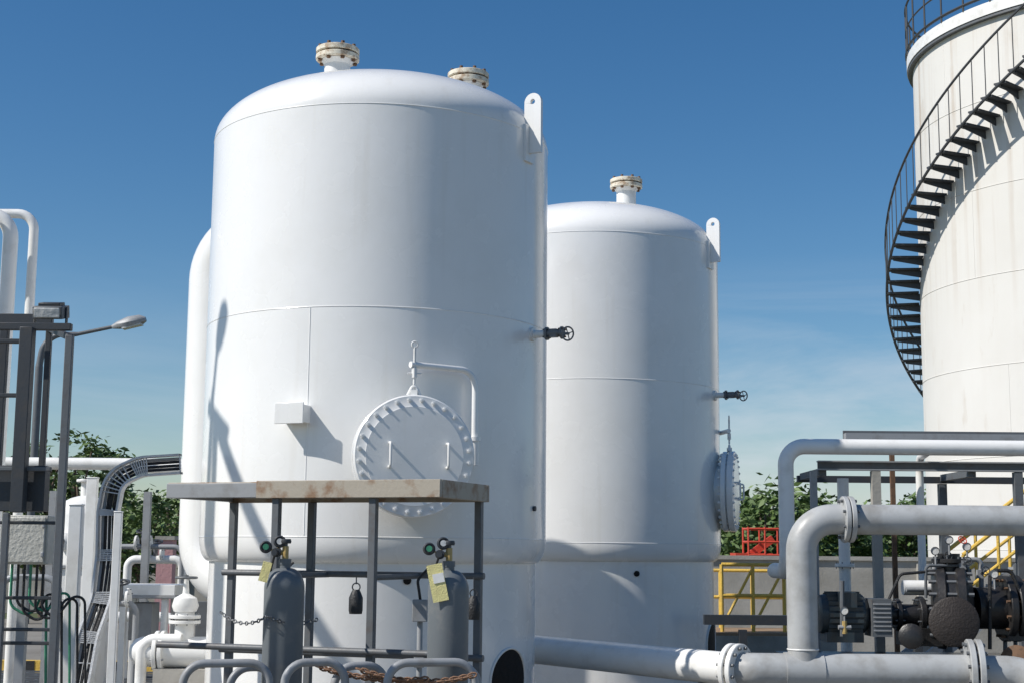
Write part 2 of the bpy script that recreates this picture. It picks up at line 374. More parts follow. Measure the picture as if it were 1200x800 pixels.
# ------------------------------------------------------------ gas cylinder rack
rk=rad(20); RC=V(-0.405,8.35,0); e1=V(-math.cos(rk),math.sin(rk),0); e2=V(math.sin(rk),math.cos(rk),0)
RK=empty('gas_cylinder_rack',RC)
def rp(t,q,z): return RC+e1*t+e2*q+Z*z
Lr=1.84; Dr=0.80; zt=2.005; hh=0.105
b=B()
b.box(rp(Lr/2,Dr/2,zt-0.012),(Lr-0.03,Dr-0.03,0.012),SHELF,-rk)
b.box(rp(0.60,0.02,zt-hh/2),(1.20,0.035,hh),SHELF,-rk)
b.box(rp(1.2+0.318,0.03,zt-hh/2-0.004),(0.632,0.035,hh-0.016),GALV,-rk)
b.box(rp(Lr/2,Dr-0.02,zt-hh/2),(Lr,0.035,hh),SHELF,-rk)
b.box(rp(0.018,Dr/2,zt-hh/2),(0.035,Dr-0.085,hh),SHELF,-rk); b.box(rp(Lr-0.018,Dr/2,zt-hh/2),(0.035,Dr-0.08,hh-.01),GALV,-rk)
for t in (0.45,0.9,1.3): b.box(rp(t,Dr/2,zt-0.05),(0.04,Dr-0.08,0.05),GSTEEL,-rk)
b.obj('roof_tray',RK,bevel=0.004)
b=B()
for (t,q) in ((0.44,0.05),(1.08,0.05),(0.05,0.75),(1.21,0.75),(1.79,0.75)):
    b.box(rp(t,q,(zt-hh)/2),(0.045,0.045,zt-hh),GSTEEL,-rk)
b.obj('posts',RK,bevel=0.003)
b=B()
for z,q in ((1.445,0.72),(0.95,0.72)): b.tube([rp(0.0,q,z),rp(1.84,q,z)],0.021,GSTEEL,10)
b.tube([rp(0.44,0.03,1.44),rp(0.44,0.75,1.44)],0.018,GSTEEL,10); b.tube([rp(1.08,0.03,1.44),rp(1.08,0.75,1.44)],0.018,GSTEEL,10)
b.tube([rp(-0.02,0.0,1.02),rp(1.84,0.0,1.02)],0.02,GSTEEL,10)
b.obj('rails',RK)
# guard hoops
b=B()
for (u0,u1,y) in ((207,312,7.75),(262,318,8.0),(326,402,7.7),(384,450,7.9),(446,556,7.7),(512,560,8.0)):
    z=WZ(u0,776+ (y-7.7)*20,y)-0.0; a=V(WX(u0+8,780,y),y,0); c2=V(WX(u1,780,y),y+0.12,0)
    b.tube([a,a+Z*z,c2+Z*z,c2],0.022,GALV,12,0.11,8)
b.obj('guard_hoops',RK)
# chains
def chain(b,p,q,sag,mat,n=26,s_=0.022):
    p=Vector(p);q=Vector(q)
    for i in range(n):
        f=(i+.5)/n; c=p.lerp(q,f)-Z*sag*4*f*(1-f)
        f2=(i+1.0)/n; c2=p.lerp(q,f2)-Z*sag*4*f2*(1-f2); ax=(c2-c).normalized()
        x,y,_=frame(ax); nn=x if i%2 else y; o=ax.cross(nn)
        pts=[c+ax*s_*1.15*math.cos(a)+o*s_*0.6*math.sin(a) for a in [k*math.pi/4 for k in range(9)]]
        b.tube(pts,s_*0.24,mat,5)
b=B(); chain(b,W(258,716,8.5),W(312,722,8.0),0.05,GSTEEL,16,0.016)
chain(b,W(314,722,7.9),W(372,725,8.4),0.03,GSTEEL,16,0.016)
chain(b,W(372,780,7.9),W(500,795,7.75),0.03,CHAIN,26); chain(b,W(420,783,7.8),W(556,790,7.75),0.05,CHAIN,26)
b.obj('chains',RK)
b=B()
for (u,v,y) in ((417,705,8.35),(555,712,8.5)):
    p=W(u,v,y); b.lathe(p-Z*0.065,Z,[(0,0),(0.036,0),(0.04,0.02),(0.04,0.09),(0.028,0.12),(0.02,0.135),(0,0.135)],BLACK,14)
    b.ring(p+Z*0.085,V(0,1,0),0.022,0.004,DSTEEL,14); b.cyl(p+Z*0.1,V(p.x,p.y,1.445),0.004,DSTEEL,6)
b.obj('hanging_valve_caps',RK)

def gas_cylinder(x,y,h,ang,tag):
    o=V(x,y,0); G=empty('gas_cylinder',o); r=0.111
    b=B(); b.lathe(o,Z,[(0,0.0),(r-0.01,0.0),(r,0.012),(r,h-0.13)]+[(0.03+(r-0.03)*math.cos(rad(t)),h-0.13+0.11*math.sin(rad(t))) for t in range(10,91,10)]+[(0.03,h+0.0),(0.034,h),(0.034,h+0.03),(0,h+0.03)],CYLG,40); b.obj('body',G,50)
    b=B(); b.lathe(o,Z,[(0.015,h+0.03),(0.018,h+0.03),(0.018,h+0.10),(0,h+0.10)],BRASS,12)
    b.cyl(o+Z*(h+0.09),o+Z*(h+0.125),0.012,GSTEEL,8); b.lathe(o,Z,[(0,h+0.115),(0.028,h+0.115),(0.032,h+0.125),(0.028,h+0.14),(0,h+0.14)],DSTEEL,12)
    b.obj('valve',G)
    d=V(math.cos(ang),math.sin(ang),0); b=B(); p=o+Z*(h+0.065)
    b.cyl(p,p+d*0.06,0.014,BRASS,8); b.cyl(p+d*0.05-V(0,.03,0),p+d*0.05+V(0,.03,0),0.026,DSTEEL,14)
    b.cyl(p+d*0.05-V(0,.03,0),p+d*0.05-V(0,.10,0),0.016,DSTEEL,10)
    for dx,dz,fc in ((-0.055,0.03,GREEN),(0.03,0.06,RED)):
        g=p+d*0.06+V(dx*0.9,-0.02,dz); 
        b.cyl(p+d*0.05,g,0.006,BRASS,6)
        b.lathe(g,V(0.15,-1,0.1),[(0,-0.015),(0.031,-0.015),(0.031,0.012),(0.027,0.014)],DSTEEL,20); b.lathe(g,V(0.15,-1,0.1),[(0.027,0.010),(0,0.010)],BLACK,20)
        b.lathe(g,V(0.15,-1,0.1),[(0.017,0.0115),(0,0.0115)],GLASS if fc is RED else fc,14)
        b.ring(g,V(.15,-1,.1),0.031,0.004,DSTEEL,20,5)
    b.obj('regulator',G)
    b=B(); b.tube([p+d*0.05-V(0,.05,0),p+d*0.09-Z*0.12,p+d*0.02+V(0,.12,-0.10),p+V(0.0,.3,-0.06)],0.007,BLACK,6,0.05); b.obj('hose',G)
    if tag:
        b=B(); R=Matrix.Rotation(rad(-12),3,'Y'); b.box(o+V(-0.055,-0.118,h-0.085),(0.085,0.004,0.20),TAG,M=R); b.box(o+V(-0.05,-0.1225,h-0.06),(0.06,0.003,0.05),WHITE2,M=R); b.obj('label_tag',G)
    else:
        b=B(); R=Matrix.Rotation(rad(14),3,'Y'); b.box(o+V(-0.095,-0.085,h-0.04),(0.05,0.004,0.11),TAG,M=R); b.obj('label_tag',G)
    return G
c1=W(334,665,8.15); c2_=W(526,672,8.0)
gas_cylinder(c1.x,8.15,c1.z+0.02,rad(170),False)
gas_cylinder(c2_.x,8.0,c2_.z+0.04,rad(175),True)
# conduit
b=B(); x=WX(492,740,8.9); b.cyl((x,8.9,0),(x,8.9,1.28),0.018,GALV,10); b.box((x,8.88,1.24),(0.09,0.06,0.13),GALV); b.tube([(x,8.9,1.3),(x-0.02,8.9,1.42),(x+.05,8.95,1.5)],0.01,BLACK,6,0.04)
b.box((x,8.88,0.95),(0.06,0.05,0.09),GALV); b.obj('electrical_conduit',bevel=0.004)

# ------------------------------------------------------------ right-hand pipework
PR=0.122
M=empty('process_pipeline',(2.2,11.0,0)); zc=0.745
b=B(); b.tube([(-0.1,13.9,0.1),(-0.1,13.9,zc),(0.13,13.14,zc),(1.66,11.0,zc)],PR,WHITE2,32,0.25,10)
b.obj('main_run',M)
b=B(); b.tube([(1.66,11.0,zc),(1.80,10.93,zc),(3.45,10.93,zc)],PR+0.004,ALU,32,0.15,6)
b.cyl((2.17-0.14,10.93,zc),(2.17+0.14,10.93,zc),PR+0.012,ALU,32); b.obj('header_run',M)
d=V(1.5,-1.2,0).normalized(); b=B()
for q in (-0.03,0.03): b.flange(V(1.68,10.985,zc)+d*q,d,0.19,0.04,WHITE2,GSTEEL,12,0.16,0.02,0.013)
b.flange((3.40,10.93,zc),(1,-0.15,0),0.24,0.045,ALU,GSTEEL,12,0.205,0.02,0.016); b.flange((3.46,10.92,zc),(1,-0.15,0),0.24,0.045,ALU,GSTEEL,12,0.205,0.02,0.016)
b.obj('flanges',M)
b=B(); b.tube([(3.46,10.93,zc),(3.85,10.9,zc),(3.95,10.6,zc-0.3),(3.95,10.6,0)],PR,ALU,28,0.25,8); b.obj('outlet_elbow',M)
zt=WZ(1100,609,10.95)
b=B(); b.tube([(2.17,10.93,zc),(2.17,10.93,zt),(6.2,10.93,zt)],0.112,ALU,32,0.24,14)
b.tube([(6.2,10.93,zt),(6.5,10.93,zt),(6.5,10.93,0)],0.112,ALU,24,0.2,8); b.obj('riser',M)
b=B(); xf=WX(993,608,10.93)
for q in (-0.022,0.022): b.flange((xf+q,10.93,zt),(1,0,0),0.172,0.036,ALU,GSTEEL,8,0.145,0.02,0.013)
for z in (0.90,): b.ring((2.17,10.93,z),Z,0.113,0.006,WHITE2,32)
b.obj('riser_flanges',M)
b=B()
for x in (1.5,2.6): 
    y=10.93 if x>2 else 11.25
    b.box((x,y,0.31),(0.12,0.12,0.62),GSTEEL); b.box((x,y,0.02),(0.3,0.3,0.04),GSTEEL)
b.obj('pipe_supports',M)

# pipe rack
Rk=empty('pipe_rack',(3.5,12.8,0))
b=B()
z1=WZ(1100,512,13.2); x0=WX(990,512,13.2); b.box(((x0+6.6)/2,13.2,z1),(6.6-x0,0.10,0.06),GALV)
b.box(((x0+6.6)/2,13.27,z1+0.0),(6.6-x0,0.02,0.12),GSTEEL)
z2=WZ(1100,546,12.6); x0=WX(958,546,12.6); 
for dz in(-.035,.035): b.box(((x0+6.6)/2,12.6,z2+dz),(6.6-x0,0.08,0.012),GALV)
b.box(((x0+6.6)/2,12.6,z2),(6.6-x0,0.012,0.058),GSTEEL)
z3=WZ(1100,562,13.5); b.box(((x0+6.6)/2,13.5,z3),(6.6-x0,0.08,0.06),DSTEEL)
for xx in (x0+0.05,x0+1.35,x0+2.7): b.box((xx,13.05,z2-0.055),(0.07,0.82,0.06),GSTEEL)
b.obj('beams',Rk)
b=B()
for u,y,w,m in ((954,12.6,0.055,GALV),(1027,12.6,0.075,CONC),(1047,13.2,0.04,RUST),(1105,13.5,0.07,GSTEEL),(1194,12.6,0.07,GSTEEL)):
    x=WX(u,600,y); top=z2-0.045 if y<13 else (z1-0.035 if y<13.4 else z3-0.035)
    b.box((x,y,top/2),(w,w,top),m)
b.obj('posts',Rk)
b=B(); zp=WZ(1100,524,12.3); xl=WX(921,560,12.3)
b.tube([(6.6,12.3,zp),(xl,12.3,zp),(xl,12.3,1.45),(xl,12.9,1.45)],0.066,WHITE2,24,0.16,10)
x=WX(989,620,12.9); b.tube([(x,12.9,0.1),(x,12.9,WZ(989,560,12.9))],0.05,WHITE2,18); b.flange((x,12.9,1.5),Z,0.085,0.03,WHITE2,GSTEEL,6)
x=WX(1079,600,12.75); b.tube([(x,12.3,zp),(x,12.75,zp-0.06),(x,12.75,1.35),(x+0.25,12.75,1.2),(x+.5,12.75,1.2)],0.034,WHITE2,16,0.1)
b.obj('pipes',Rk)

# pump set
PM=empty('pump_set',(3.3,12.1,0))
b=B(); b.box((3.5,12.2,0.35),(2.6,0.9,0.70),CONC); b.box((3.5,12.2,0.74),(2.5,0.75,0.08),OILY); b.obj('base',PM,bevel=0.01)
b=B(); zz=WZ(990,719,12.1); xm0=WX(957,719,12.1); xm1=WX(1014,719,12.1)
b.lathe((xm0,12.1,zz),(1,0,0),[(0,0),(0.12,0),(0.155,0.02),(0.16,0.06),(0.16,xm1-xm0-0.03),(0.13,xm1-xm0),(0,xm1-xm0)],MOTOR,36)
for i in range(22):
    a=2*math.pi*i/22; d=V(0,math.cos(a),math.sin(a)); b.beam(V(xm0+0.07,12.1,zz)+d*0.17,V(xm1-0.05,12.1,zz)+d*0.17,0.008,0.03,MOTOR)
b.box((xm0+0.22,11.96,zz+0.12),(0.14,0.1,0.12),MOTOR); b.box((xm0+0.2,12.1,zz-0.18),(0.3,0.28,0.08),MOTOR); b.obj('motor',PM)
b=B(); xg=xm1
b.box((xg+0.09,12.05,zz-0.02),(0.16,0.28,0.30),GSTEEL)
for i in range(7): b.box((xg+0.09,11.905,zz-0.12+i*0.035),(0.14,0.01,0.012),GALV)
b.cyl((xg+0.15,12.1,zz),(xg+0.62,12.1,zz),0.085,OILY,24); b.flange((xg+0.26,12.1,zz),(1,0,0),0.13,0.04,OILY,GSTEEL,8); b.flange((xg+0.45,12.1,zz),(1,0,0),0.15,0.05,OILY,GSTEEL,8)
b.box((xg+0.42,12.05,zz-0.17),(0.3,0.3,0.14),OILY); b.obj('coupling_and_bearing',PM)
b=B(); pc=W(1118,712,12.0)
b.lathe(pc+V(-0.13,0.1,0),(1,-0.25,0),[(0,-.02),(0.26,-0.02),(0.33,0.02),(0.335,0.08),(0.30,0.10),(0.30,0.16),(0.335,0.18),(0.335,0.24),(0.22,0.30),(0,0.31)],OILY,48)
for i in range(16):
    a=2*math.pi*i/16; x,y,z=frame((1,-0.25,0)); q=pc+V(-0.13,0.1,0)+(x*math.cos(a)+y*math.sin(a))*0.30
    b.cyl(q-z*0.05,q+z*0.30,0.017,GSTEEL,6)
b.tube([pc+V(0.2,0.1,0),pc+V(0.62,0.1,0.0)],0.17,OILY,24); b.flange(pc+V(0.45,0.1,0),(1,0,0),0.27,0.06,OILY,RUST,12); b.flange(pc+V(0.53,0.1,0),(1,0,0),0.27,0.06,OILY,RUST,12)
b.cyl(pc+V(0.0,0.1,0.2),pc+V(0,0.1,0.44),0.09,OILY,20); b.flange(pc+V(0,0.1,0.38),Z,0.14,0.035,OILY,GSTEEL,8)
b.obj('pump_casing',PM)
b=B(); q=W(1118,728,11.6); b.lathe(q,(-0.12,-1,0.05),[(0,-0.03),(0.18,-0.03),(0.195,-0.01),(0.195,0.012),(0.18,0.022),(0,0.026)],BROWN,40)
b.cyl(q+V(0,0.02,0),q+V(0,0.35,0),0.10,OILY,20); b.obj('suction_cover',PM)
b=B()
def gauge(b,p,r=0.035,m=GLASS):
    b.cyl(p-Z*0.12,p,0.008,GALV,6); b.lathe(p,V(-0.2,-1,0),[(0,-0.015),(r,-0.015),(r,0.012),(r*0.85,0.014)],DSTEEL,20); b.lathe(p,V(-0.2,-1,0),[(r*0.85,0.008),(0,0.008)],m,20)
for (u,v,y) in ((1096,645,12.0),(1112,632,12.0),(1133,640,12.1),(1165,672,11.8)): 
    gauge(b,W(u,v,y))
pth=[W(1062,690,12.2),W(1095,690,12.2),W(1095,655,12.2),W(1150,655,12.2),W(1150,700,12.2)]
b.tube(pth,0.02,GALV,10,0.05)
pth=[W(1085,700,12.0),W(1085,662,12.0),W(1135,662,12.0),W(1135,690,12.0)]; b.tube(pth,0.013,GSTEEL,8,0.04)
pth=[W(1160,760,11.9),W(1160,668,11.9),W(1185,668,11.9),W(1198,700,11.9)]; b.tube(pth,0.016,BLACK,8,0.06)
pth=[W(1040,705,12.0),W(1055,672,12.0),W(1100,668,12.0)]; b.tube(pth,0.012,BLACK,8,0.06)
p=W(1072,688,12.3); b.cyl(p-V(0.1,0,0),p+V(0.12,0,0),0.062,WHITE2,20)
for (u,v,y) in ((1104,655,12.1),(1127,661,12.0),(1148,672,12.2)):
    p=W(u,v,y); b.box(p,(0.05,0.05,0.07),GALV); b.cyl(p,p+V(0.02,-0.1,0.03),0.01,GSTEEL,6); handwheel(b,p+V(0.02,-0.1,0.03),V(0.1,-1,0.2),0.033,DSTEEL)
handwheel(b,W(1128,632,11.9),V(0.3,-0.8,0.6),0.035,RED)
for (u,v,y,u2,v2) in ((1178,690,12.1,1178,770),(1190,660,12.3,1190,770),(987,680,11.9,987,745)):
    b.tube([W(u,v,y),W(u2,v2,y)],0.018,GSTEEL,8)
b.box(W(1172,700,12.2),(0.14,0.12,0.2),GSTEEL); b.box(W(1188,735,12.0),(0.12,0.12,0.2),OILY)
b.lathe(W(1192,775,11.7),V(-0.4,-1,0.2),[(0,-0.02),(0.13,-0.02),(0.13,0.02),(0.05,0.05),(0,0.05)],RUST,30)
p=W(990,742,11.8); b.cyl(p,p+Z*0.1,0.02,BRASS,8); b.cyl(p+V(-.05,0,.05),p+V(.05,0,.05),0.018,GALV,8); gauge(b,p+Z*0.18,0.035)
p=W(1068,745,11.8); b.lathe(p,V(-0.3,-1,0.1),[(0,-.05),(0.10,-.05),(0.10,0.02),(0.06,0.04),(0,0.04)],OILY,24)
b.obj('instrument_piping',PM)

# ------------------------------------------------------------ yellow railings, dike wall etc (right)
def railing(name,pts,h,mat,post=1.0,r=0.024,diag=False):
    o=Vector(pts[0]); b=B()
    for i in range(len(pts)-1):
        a=Vector(pts[i]);c=Vector(pts[i+1]); n=max(1,round((c-a).length/post))
        for z in (h,h*0.55): b.tube([a+Z*z,c+Z*z],r,mat,8)
        for k in range(n+1):
            p=a.lerp(c,k/n); b.cyl(p,p+Z*h,r,mat,8)
            if diag and k<n:
                q=a.lerp(c,(k+1)/n); b.tube([p+Z*h*0.1,q+Z*h*0.95],r*0.8,mat,6)
    return b.obj(name)
y=18.6
xa=WX(846,700,y); xb=WX(919,700,y); zpl=WZ(880,742,y)
railing('yellow_railing',[(xa,y,zpl),(xb,y,zpl)],WZ(880,661,y)-zpl,YEL,0.40,0.024,True)
railing('yellow_railing',[(xb+0.15,y+0.8,zpl),(xa-0.3,y+1.0,zpl)],WZ(880,668,y+.9)-zpl,YEL,0.5,0.022)
b=B(); b.box(((xa+xb)/2,y+0.5,zpl/2),(xb-xa+1.2,1.5,zpl-0.03),CONC)
for i in range(6): b.box(((xa+xb)/2-0.1,y-0.12+i*0.22,zpl+0.0),(xb-xa+0.7,0.19,0.045),WOOD)
b.obj('plank_walkway')
b=B(); zb=WZ(900,726,15.2); b.box((3.3,15.2,zb),(2.6,0.10,0.10),DSTEEL)
for x in (2.4,4.2): b.box((x,15.2,zb/2-0.05),(0.08,0.08,zb-0.1),DSTEEL)
b.obj('steel_sleeper_beam')
b=B(); yw=22.5; zw=WZ(880,655,yw)
b.box((9.0,yw,zw/2),(18,0.2,zw),CONC)
for i in range(10): b.box((0.6+i*1.9,yw-0.14,zw/2-0.02),(0.2,0.08,zw-0.04),CONC)
b.box((9.0,yw,zw+0.03),(18.1,0.28,0.06),CONC); b.obj('concrete_dike_wall')
b=B(); b.box((-15,36,0.7),(28,0.2,1.4),CONC); b.box((-15,36,1.43),(28,0.28,0.06),CONC)
for i in range(14): b.box((-28+i*2,35.86,0.68),(0.2,0.08,1.36),CONC)
b.obj('concrete_boundary_wall')
# access stairs at right
A=empty('yellow_access_stair',(6.2,16.5,0)); b=B()
for s_ in (0,0.8):
    p0=V(WX(1160,655,16.5)-0.3,16.5+s_,0.75); p1=p0+V(1.6,0,1.2)
    b.tube([p0+Z*0.85,p1+Z*0.85],0.025,YEL,8); b.tube([p0+Z*0.45,p1+Z*0.45],0.02,YEL,8)
    for k in range(5): q=p0.lerp(p1,k/4); b.cyl(q,q+Z*0.85,0.02,YEL,8)
    b.beam(p0-V(1.0,0,0.75),p1,0.03,0.18,GALV)
b.obj('handrails',A); b=B()
for i in range(10): b.box(p0+V(-1.0+i*0.27,-0.4,-0.7+i*0.2),(0.25,0.76,0.03),GALV)
b.obj('treads',A)
# red lift
A=empty('red_boom_lift',(7.0,40,0)); b=B(); x=WX(893,640,40)
b.box((x,40,0.75),(2.0,1.2,0.5),RED); b.box((x-0.3,40,1.3),(1.0,1.0,0.6),RED)
for dx in(-.65,.65):
    for dy in (-.55,.55): b.cyl((x+dx,40+dy-.12,0.38),(x+dx,40+dy+.12,0.38),0.38,BLACK,20)
b.obj('chassis',A); b=B()
b.beam((x-0.4,40,1.5),(x+0.3,40,2.0),0.15,0.2,RED)
for z in (1.55,1.9,2.25): b.tube([(x-0.45,39.5,z),(x+0.5,39.5,z),(x+0.5,40.4,z),(x-0.45,40.4,z),(x-0.45,39.5,z)],0.035,RED,6)
for dx in (-.45,0,.5):
    for yy in (39.5,40.4): b.cyl((x+dx,yy,1.5),(x+dx,yy,2.3),0.03,RED,6)
b.obj('work_basket',A)

# ------------------------------------------------------------ left side
F=empty('steel_access_frame',(-2.0,7,0)); y=7.0; b=B()
def post(b,u,v0,y,w,mat,dz=0,v1=None):
    x=WX(u,v0,y); z=WZ(u,v0,y); zb=0 if v1 is None else WZ(u,v1,y); b.box((x,y+dz,(z+zb)/2),(w,w,z-zb),mat)
post(b,33,384,7.0,0.062,DSTEEL,0,600); post(b,82,393,7.0,0.036,GSTEEL); 
def hbar(b,v,u1,y,h,mat,u0=-60,d=0.04,um=40):
    z=WZ(um,v,y); a=WX(u0,v,y); c=WX(u1,v,y); b.box(((a+c)/2,y,z),(c-a,d,h),mat)
hbar(b,383,84,7.045,0.035,DSTEEL); hbar(b,374,62,7.5,0.05,DSTEEL)
hbar(b,400,30,7.05,0.02,DSTEEL); hbar(b,463,24,7.05,0.02,DSTEEL,d=.03)
hbar(b,572,55,7.1,0.22,DSTEEL,d=0.08); hbar(b,549,60,7.02,0.02,GSTEEL,d=0.03)
for v in (612,700,737,753): hbar(b,v,66,7.05,0.016,DSTEEL,d=0.03)
post(b,6,384,7.3,0.04,DSTEEL); post(b,58,384,7.6,0.03,DSTEEL,v1=600)
post(b,8,600,7.0,0.03,GSTEEL)
b.beam(W(58,385,7.6),W(82,395,7.0),0.03,0.03,DSTEEL)
b.obj('frame_members',F,bevel=0.003)
b=B(); p=W(60,366,7.3); Rm=Matrix.Rotation(rad(12),3,'X')
b.box(p,(0.15,0.13,0.065),GSTEEL,M=Rm); b.box(p+V(0,-0.072,-0.015),(0.13,0.008,0.05),GLASS,M=Rm); b.box(p+V(0,0,0.04),(0.11,0.09,0.02),DSTEEL,M=Rm)
for q in (-.08,.08): b.box(p+V(q,0,-0.02),(0.008,0.03,0.09),DSTEEL)
b.obj('flood_light',F,bevel=0.006)
J=empty('junction_box',W(35,632,8.2)); b=B(); p=W(35,632,8.2); b.box(p,(0.235,0.13,0.27),BOXP); b.box(p-V(0,0.073,0),(0.215,0.014,0.25),BOXP)
for q in(-.08,.08): b.box(p+V(0.1,-0.084,q),(0.018,0.01,0.03),GALV)
b.obj('enclosure',J,bevel=0.008); b=B()
for i in range(6):
    q=p+V(-0.09+i*0.035,0,-0.135); e=random.uniform(.05,.14)
    b.tube([q,q-Z*(0.15+e),q+V(0.12-i*.01,0.02,-0.22-e),q+V(0.18+i*0.008,0.05,-0.05-e*.5),q+V(0.2+i*.01,.1,-0.9)],0.008,BLACK if i%3 else GREEN,6,0.06)
b.obj('cables',J)
b=B(); x=p.x; b.box((x-0.05,8.3,p.z/2-0.1),(0.05,0.05,p.z-0.2),GALV); b.obj('stand',J)
def wpost(u,v,y,w,mat=WHITE2):
    b=B(); x=WX(u,v,y); z=WZ(u,v,y); b.box((x,y,z/2),(w,w*0.8,z),mat); b.box((x,y,0.01),(w*2.4,w*2.4,0.02),mat); b.box((x,y,z+.005),(w*1.1,w*.9,.01),mat); return b.obj('white_support_post',bevel=0.004)
wpost(90,592,8.6,0.075); wpost(139,600,10.5,0.055); wpost(109,560,13,0.09)
# far-left pipes
b=B(); yy=13.5
x1=WX(10,320,yy); z=WZ(5,246,yy); b.tube([(x1-1.6,yy,z-0.05),(x1,yy,z-0.05),(x1,yy,0)],0.07,WHITE2,20,0.22)
x2=WX(24,320,yy); b.tube([(x2-1.6,yy+0.25,z+0.02),(x2+0.02,yy+0.25,z+0.02),(x2+.02,yy+0.25,0)],0.045,WHITE2,18,0.16)
b.tube([(x1-.35,yy-.2,0),(x1-.35,yy-.2,z+.12)],0.045,WHITE2,16)
b.obj('white_vent_pipes')
b=B(); z=WZ(120,543,15); b.tube([(WX(-60,543,15),15,z),(-2.2,15,z),(-1.9,15.0,z-0.4)],0.062,WHITE2,20,0.2)
z=WZ(180,548,14.2); b.tube([(WX(150,548,14.2),14.2,z-0.1),(WX(150,548,14.2),14.2,z),(-2.3,14.2,z)],0.05,WHITE2,16,0.1)
for u in (65,175): x=WX(u,543,15); b.box((x,15,z/2-.1),(0.07,0.07,z-.2),GALV)
b.obj('white_overhead_pipe')
# small vertical receiver
A=empty('small_receiver_tank',(WX(98,640,16),16,0)); b=B(); o=V(WX(98,640,16),16,0); zt=WZ(98,580,16); r=0.31
b.lathe(o,Z,[(r*0.9,0),(r,0.3),(r,zt-0.22)]+[(r*math.cos(rad(t)),zt-0.22+0.22*math.sin(rad(t))) for t in range(15,91,15)],WHITE2,40)
b.cyl(o+Z*(zt-.03),o+Z*(zt+.16),0.06,WHITE2,14); b.flange(o+Z*(zt+.16),Z,0.11,0.03,WHITE2,GSTEEL,6)
b.obj('shell',A,60); b=B(); q=W(72,634,15.6); b.lathe(q,V(-.3,-1,0),[(0.1,-.3),(0.1,0),(0.07,0.03),(0,0.04)],WHITE2,20); b.lathe(q+V(0,-.04,0),V(-.3,-1,0),[(0.05,0),(0.05,0.02),(0,0.02)],RUST,16); b.obj('side_nozzle',A)
# cable tray
A=empty('cable_ladder',W(125,640,11)); 
path=[W(212,543,11.2),W(165,546,11.1),W(134,560,11),W(127,600,11),W(126,650,11),W(120,700,10.9),W(104,745,10.7),W(94,800,10.6)]
b=B()
def offs(P,q):
    out=[]
    for i,p in enumerate(P):
        t=(P[min(i+1,len(P)-1)]-P[max(i-1,0)]).normalized(); n=t.cross(V(0,-1,0)).normalized(); out.append(p+n*q)
    return out
Rp=rounded(path,0.25,6)
TRAY=paint('galvanised_tray',(0.52,0.53,0.54),0.45,0.2,dirt=(0.3,0.29,0.26),amount=0.6,scale=9)
for sgn in (0.07,-0.07):
    A1=offs(Rp,sgn)
    for i in range(len(A1)-1): 
        a_,b_=A1[i],A1[i+1]; t=(b_-a_).normalized(); n_=t.cross(V(0,-1,0)).normalized()*0.008; h_=V(0,0.05,0)
        vs=[a_-n_-h_,a_+n_-h_,a_+n_+h_,a_-n_+h_,b_-n_-h_,b_+n_-h_,b_+n_+h_,b_-n_+h_]
        b.add(vs,[(0,1,5,4),(1,2,6,5),(2,3,7,6),(3,0,4,7)],TRAY)
A1=offs(Rp,0.066);A2=offs(Rp,-0.066)
for i in range(0,len(Rp)-1):
    L_=(A1[i+1]-A1[i]).length; k=max(1,int(L_/0.14))
    for f in range(k): b.beam(A1[i].lerp(A1[i+1],f/k)-V(0,.03,0),A2[i].lerp(A2[i+1],f/k)-V(0,.03,0),0.014,0.008,TRAY)
b.obj('ladder_frame',A); b=B()
for q in (-.035,-.01,.018): b.tube([p+V(random.uniform(-.004,.004),.01+random.uniform(-.008,.008),0) for p in offs(Rp,q)],0.0115,BLACK,8)
b.tube([p+V(0,.012,0) for p in offs(Rp,.042)],0.012,GALV,8)
b.obj('cables',A)
# white valve & pump piping at lower left
A=empty('transfer_pump_piping',(-3.3,13.2,0)); yy=13.2; b=B()
zc=WZ(195,763,yy); xa=WX(152,763,yy); 
b.lathe((xa,yy,zc),(1,0,0),[(0,0),(0.06,0.01),(0.11,0.05),(0.13,0.11),(0.135,0.2),(0.135,1.6)],WHITE2,32)
for q in(0.25,0.30): b.flange((xa+q,yy,zc),(1,0,0),0.185,0.035,WHITE2,GALV,8)
xv=WX(216,740,yy)
b.tube([(xv,yy,zc),(xv,yy,WZ(216,712,yy))],0.085,WHITE2,24); b.flange((xv,yy,WZ(216,728,yy)),Z,0.14,0.03,WHITE2,GALV,8); b.flange((xv,yy,WZ(216,722,yy)),Z,0.14,0.03,WHITE2,GALV,8)
b.lathe((xv,yy,WZ(216,716,yy)),Z,[(0.1,0),(0.12,0.05),(0.1,0.12),(0.03,0.16),(0.02,0.3),(0,0.3)],WHITE2,20); handwheel(b,(xv,yy,WZ(216,716,yy)+0.3),Z,0.09,GSTEEL)
b.tube([(xv,yy-.1,WZ(216,748,yy)),(xv-.35,yy-.1,WZ(216,748,yy)),(xv-.35,yy-.1,0)],0.05,WHITE2,16,0.12)
b.obj('pipe_and_valve',A); b=B(); b.box((xa+0.5,yy,(zc-.14)/2),(0.5,0.3,zc-0.14),CONC); b.obj('pedestal',A)
b=B(); yy=14.2; z=WZ(180,690,yy); xa=WX(146,690,yy); xb=WX(212,690,yy)
b.box(((xa+xb)/2,yy,z),(xb-xa,0.5,0.10),WHITE2); b.box(((xa+xb)/2,yy,z-.065),(xb-xa+.03,0.53,0.03),GALV)
for x in (xa+.05,xb-.1):
    for q in(-.2,.2): b.box((x,yy+q,z/2-.04),(0.06,0.06,z-.08),WHITE2)
b.box((xa+.2,yy,z-.3),(0.22,0.3,0.35),GALV)
b.obj('white_equipment_table',bevel=0.006)
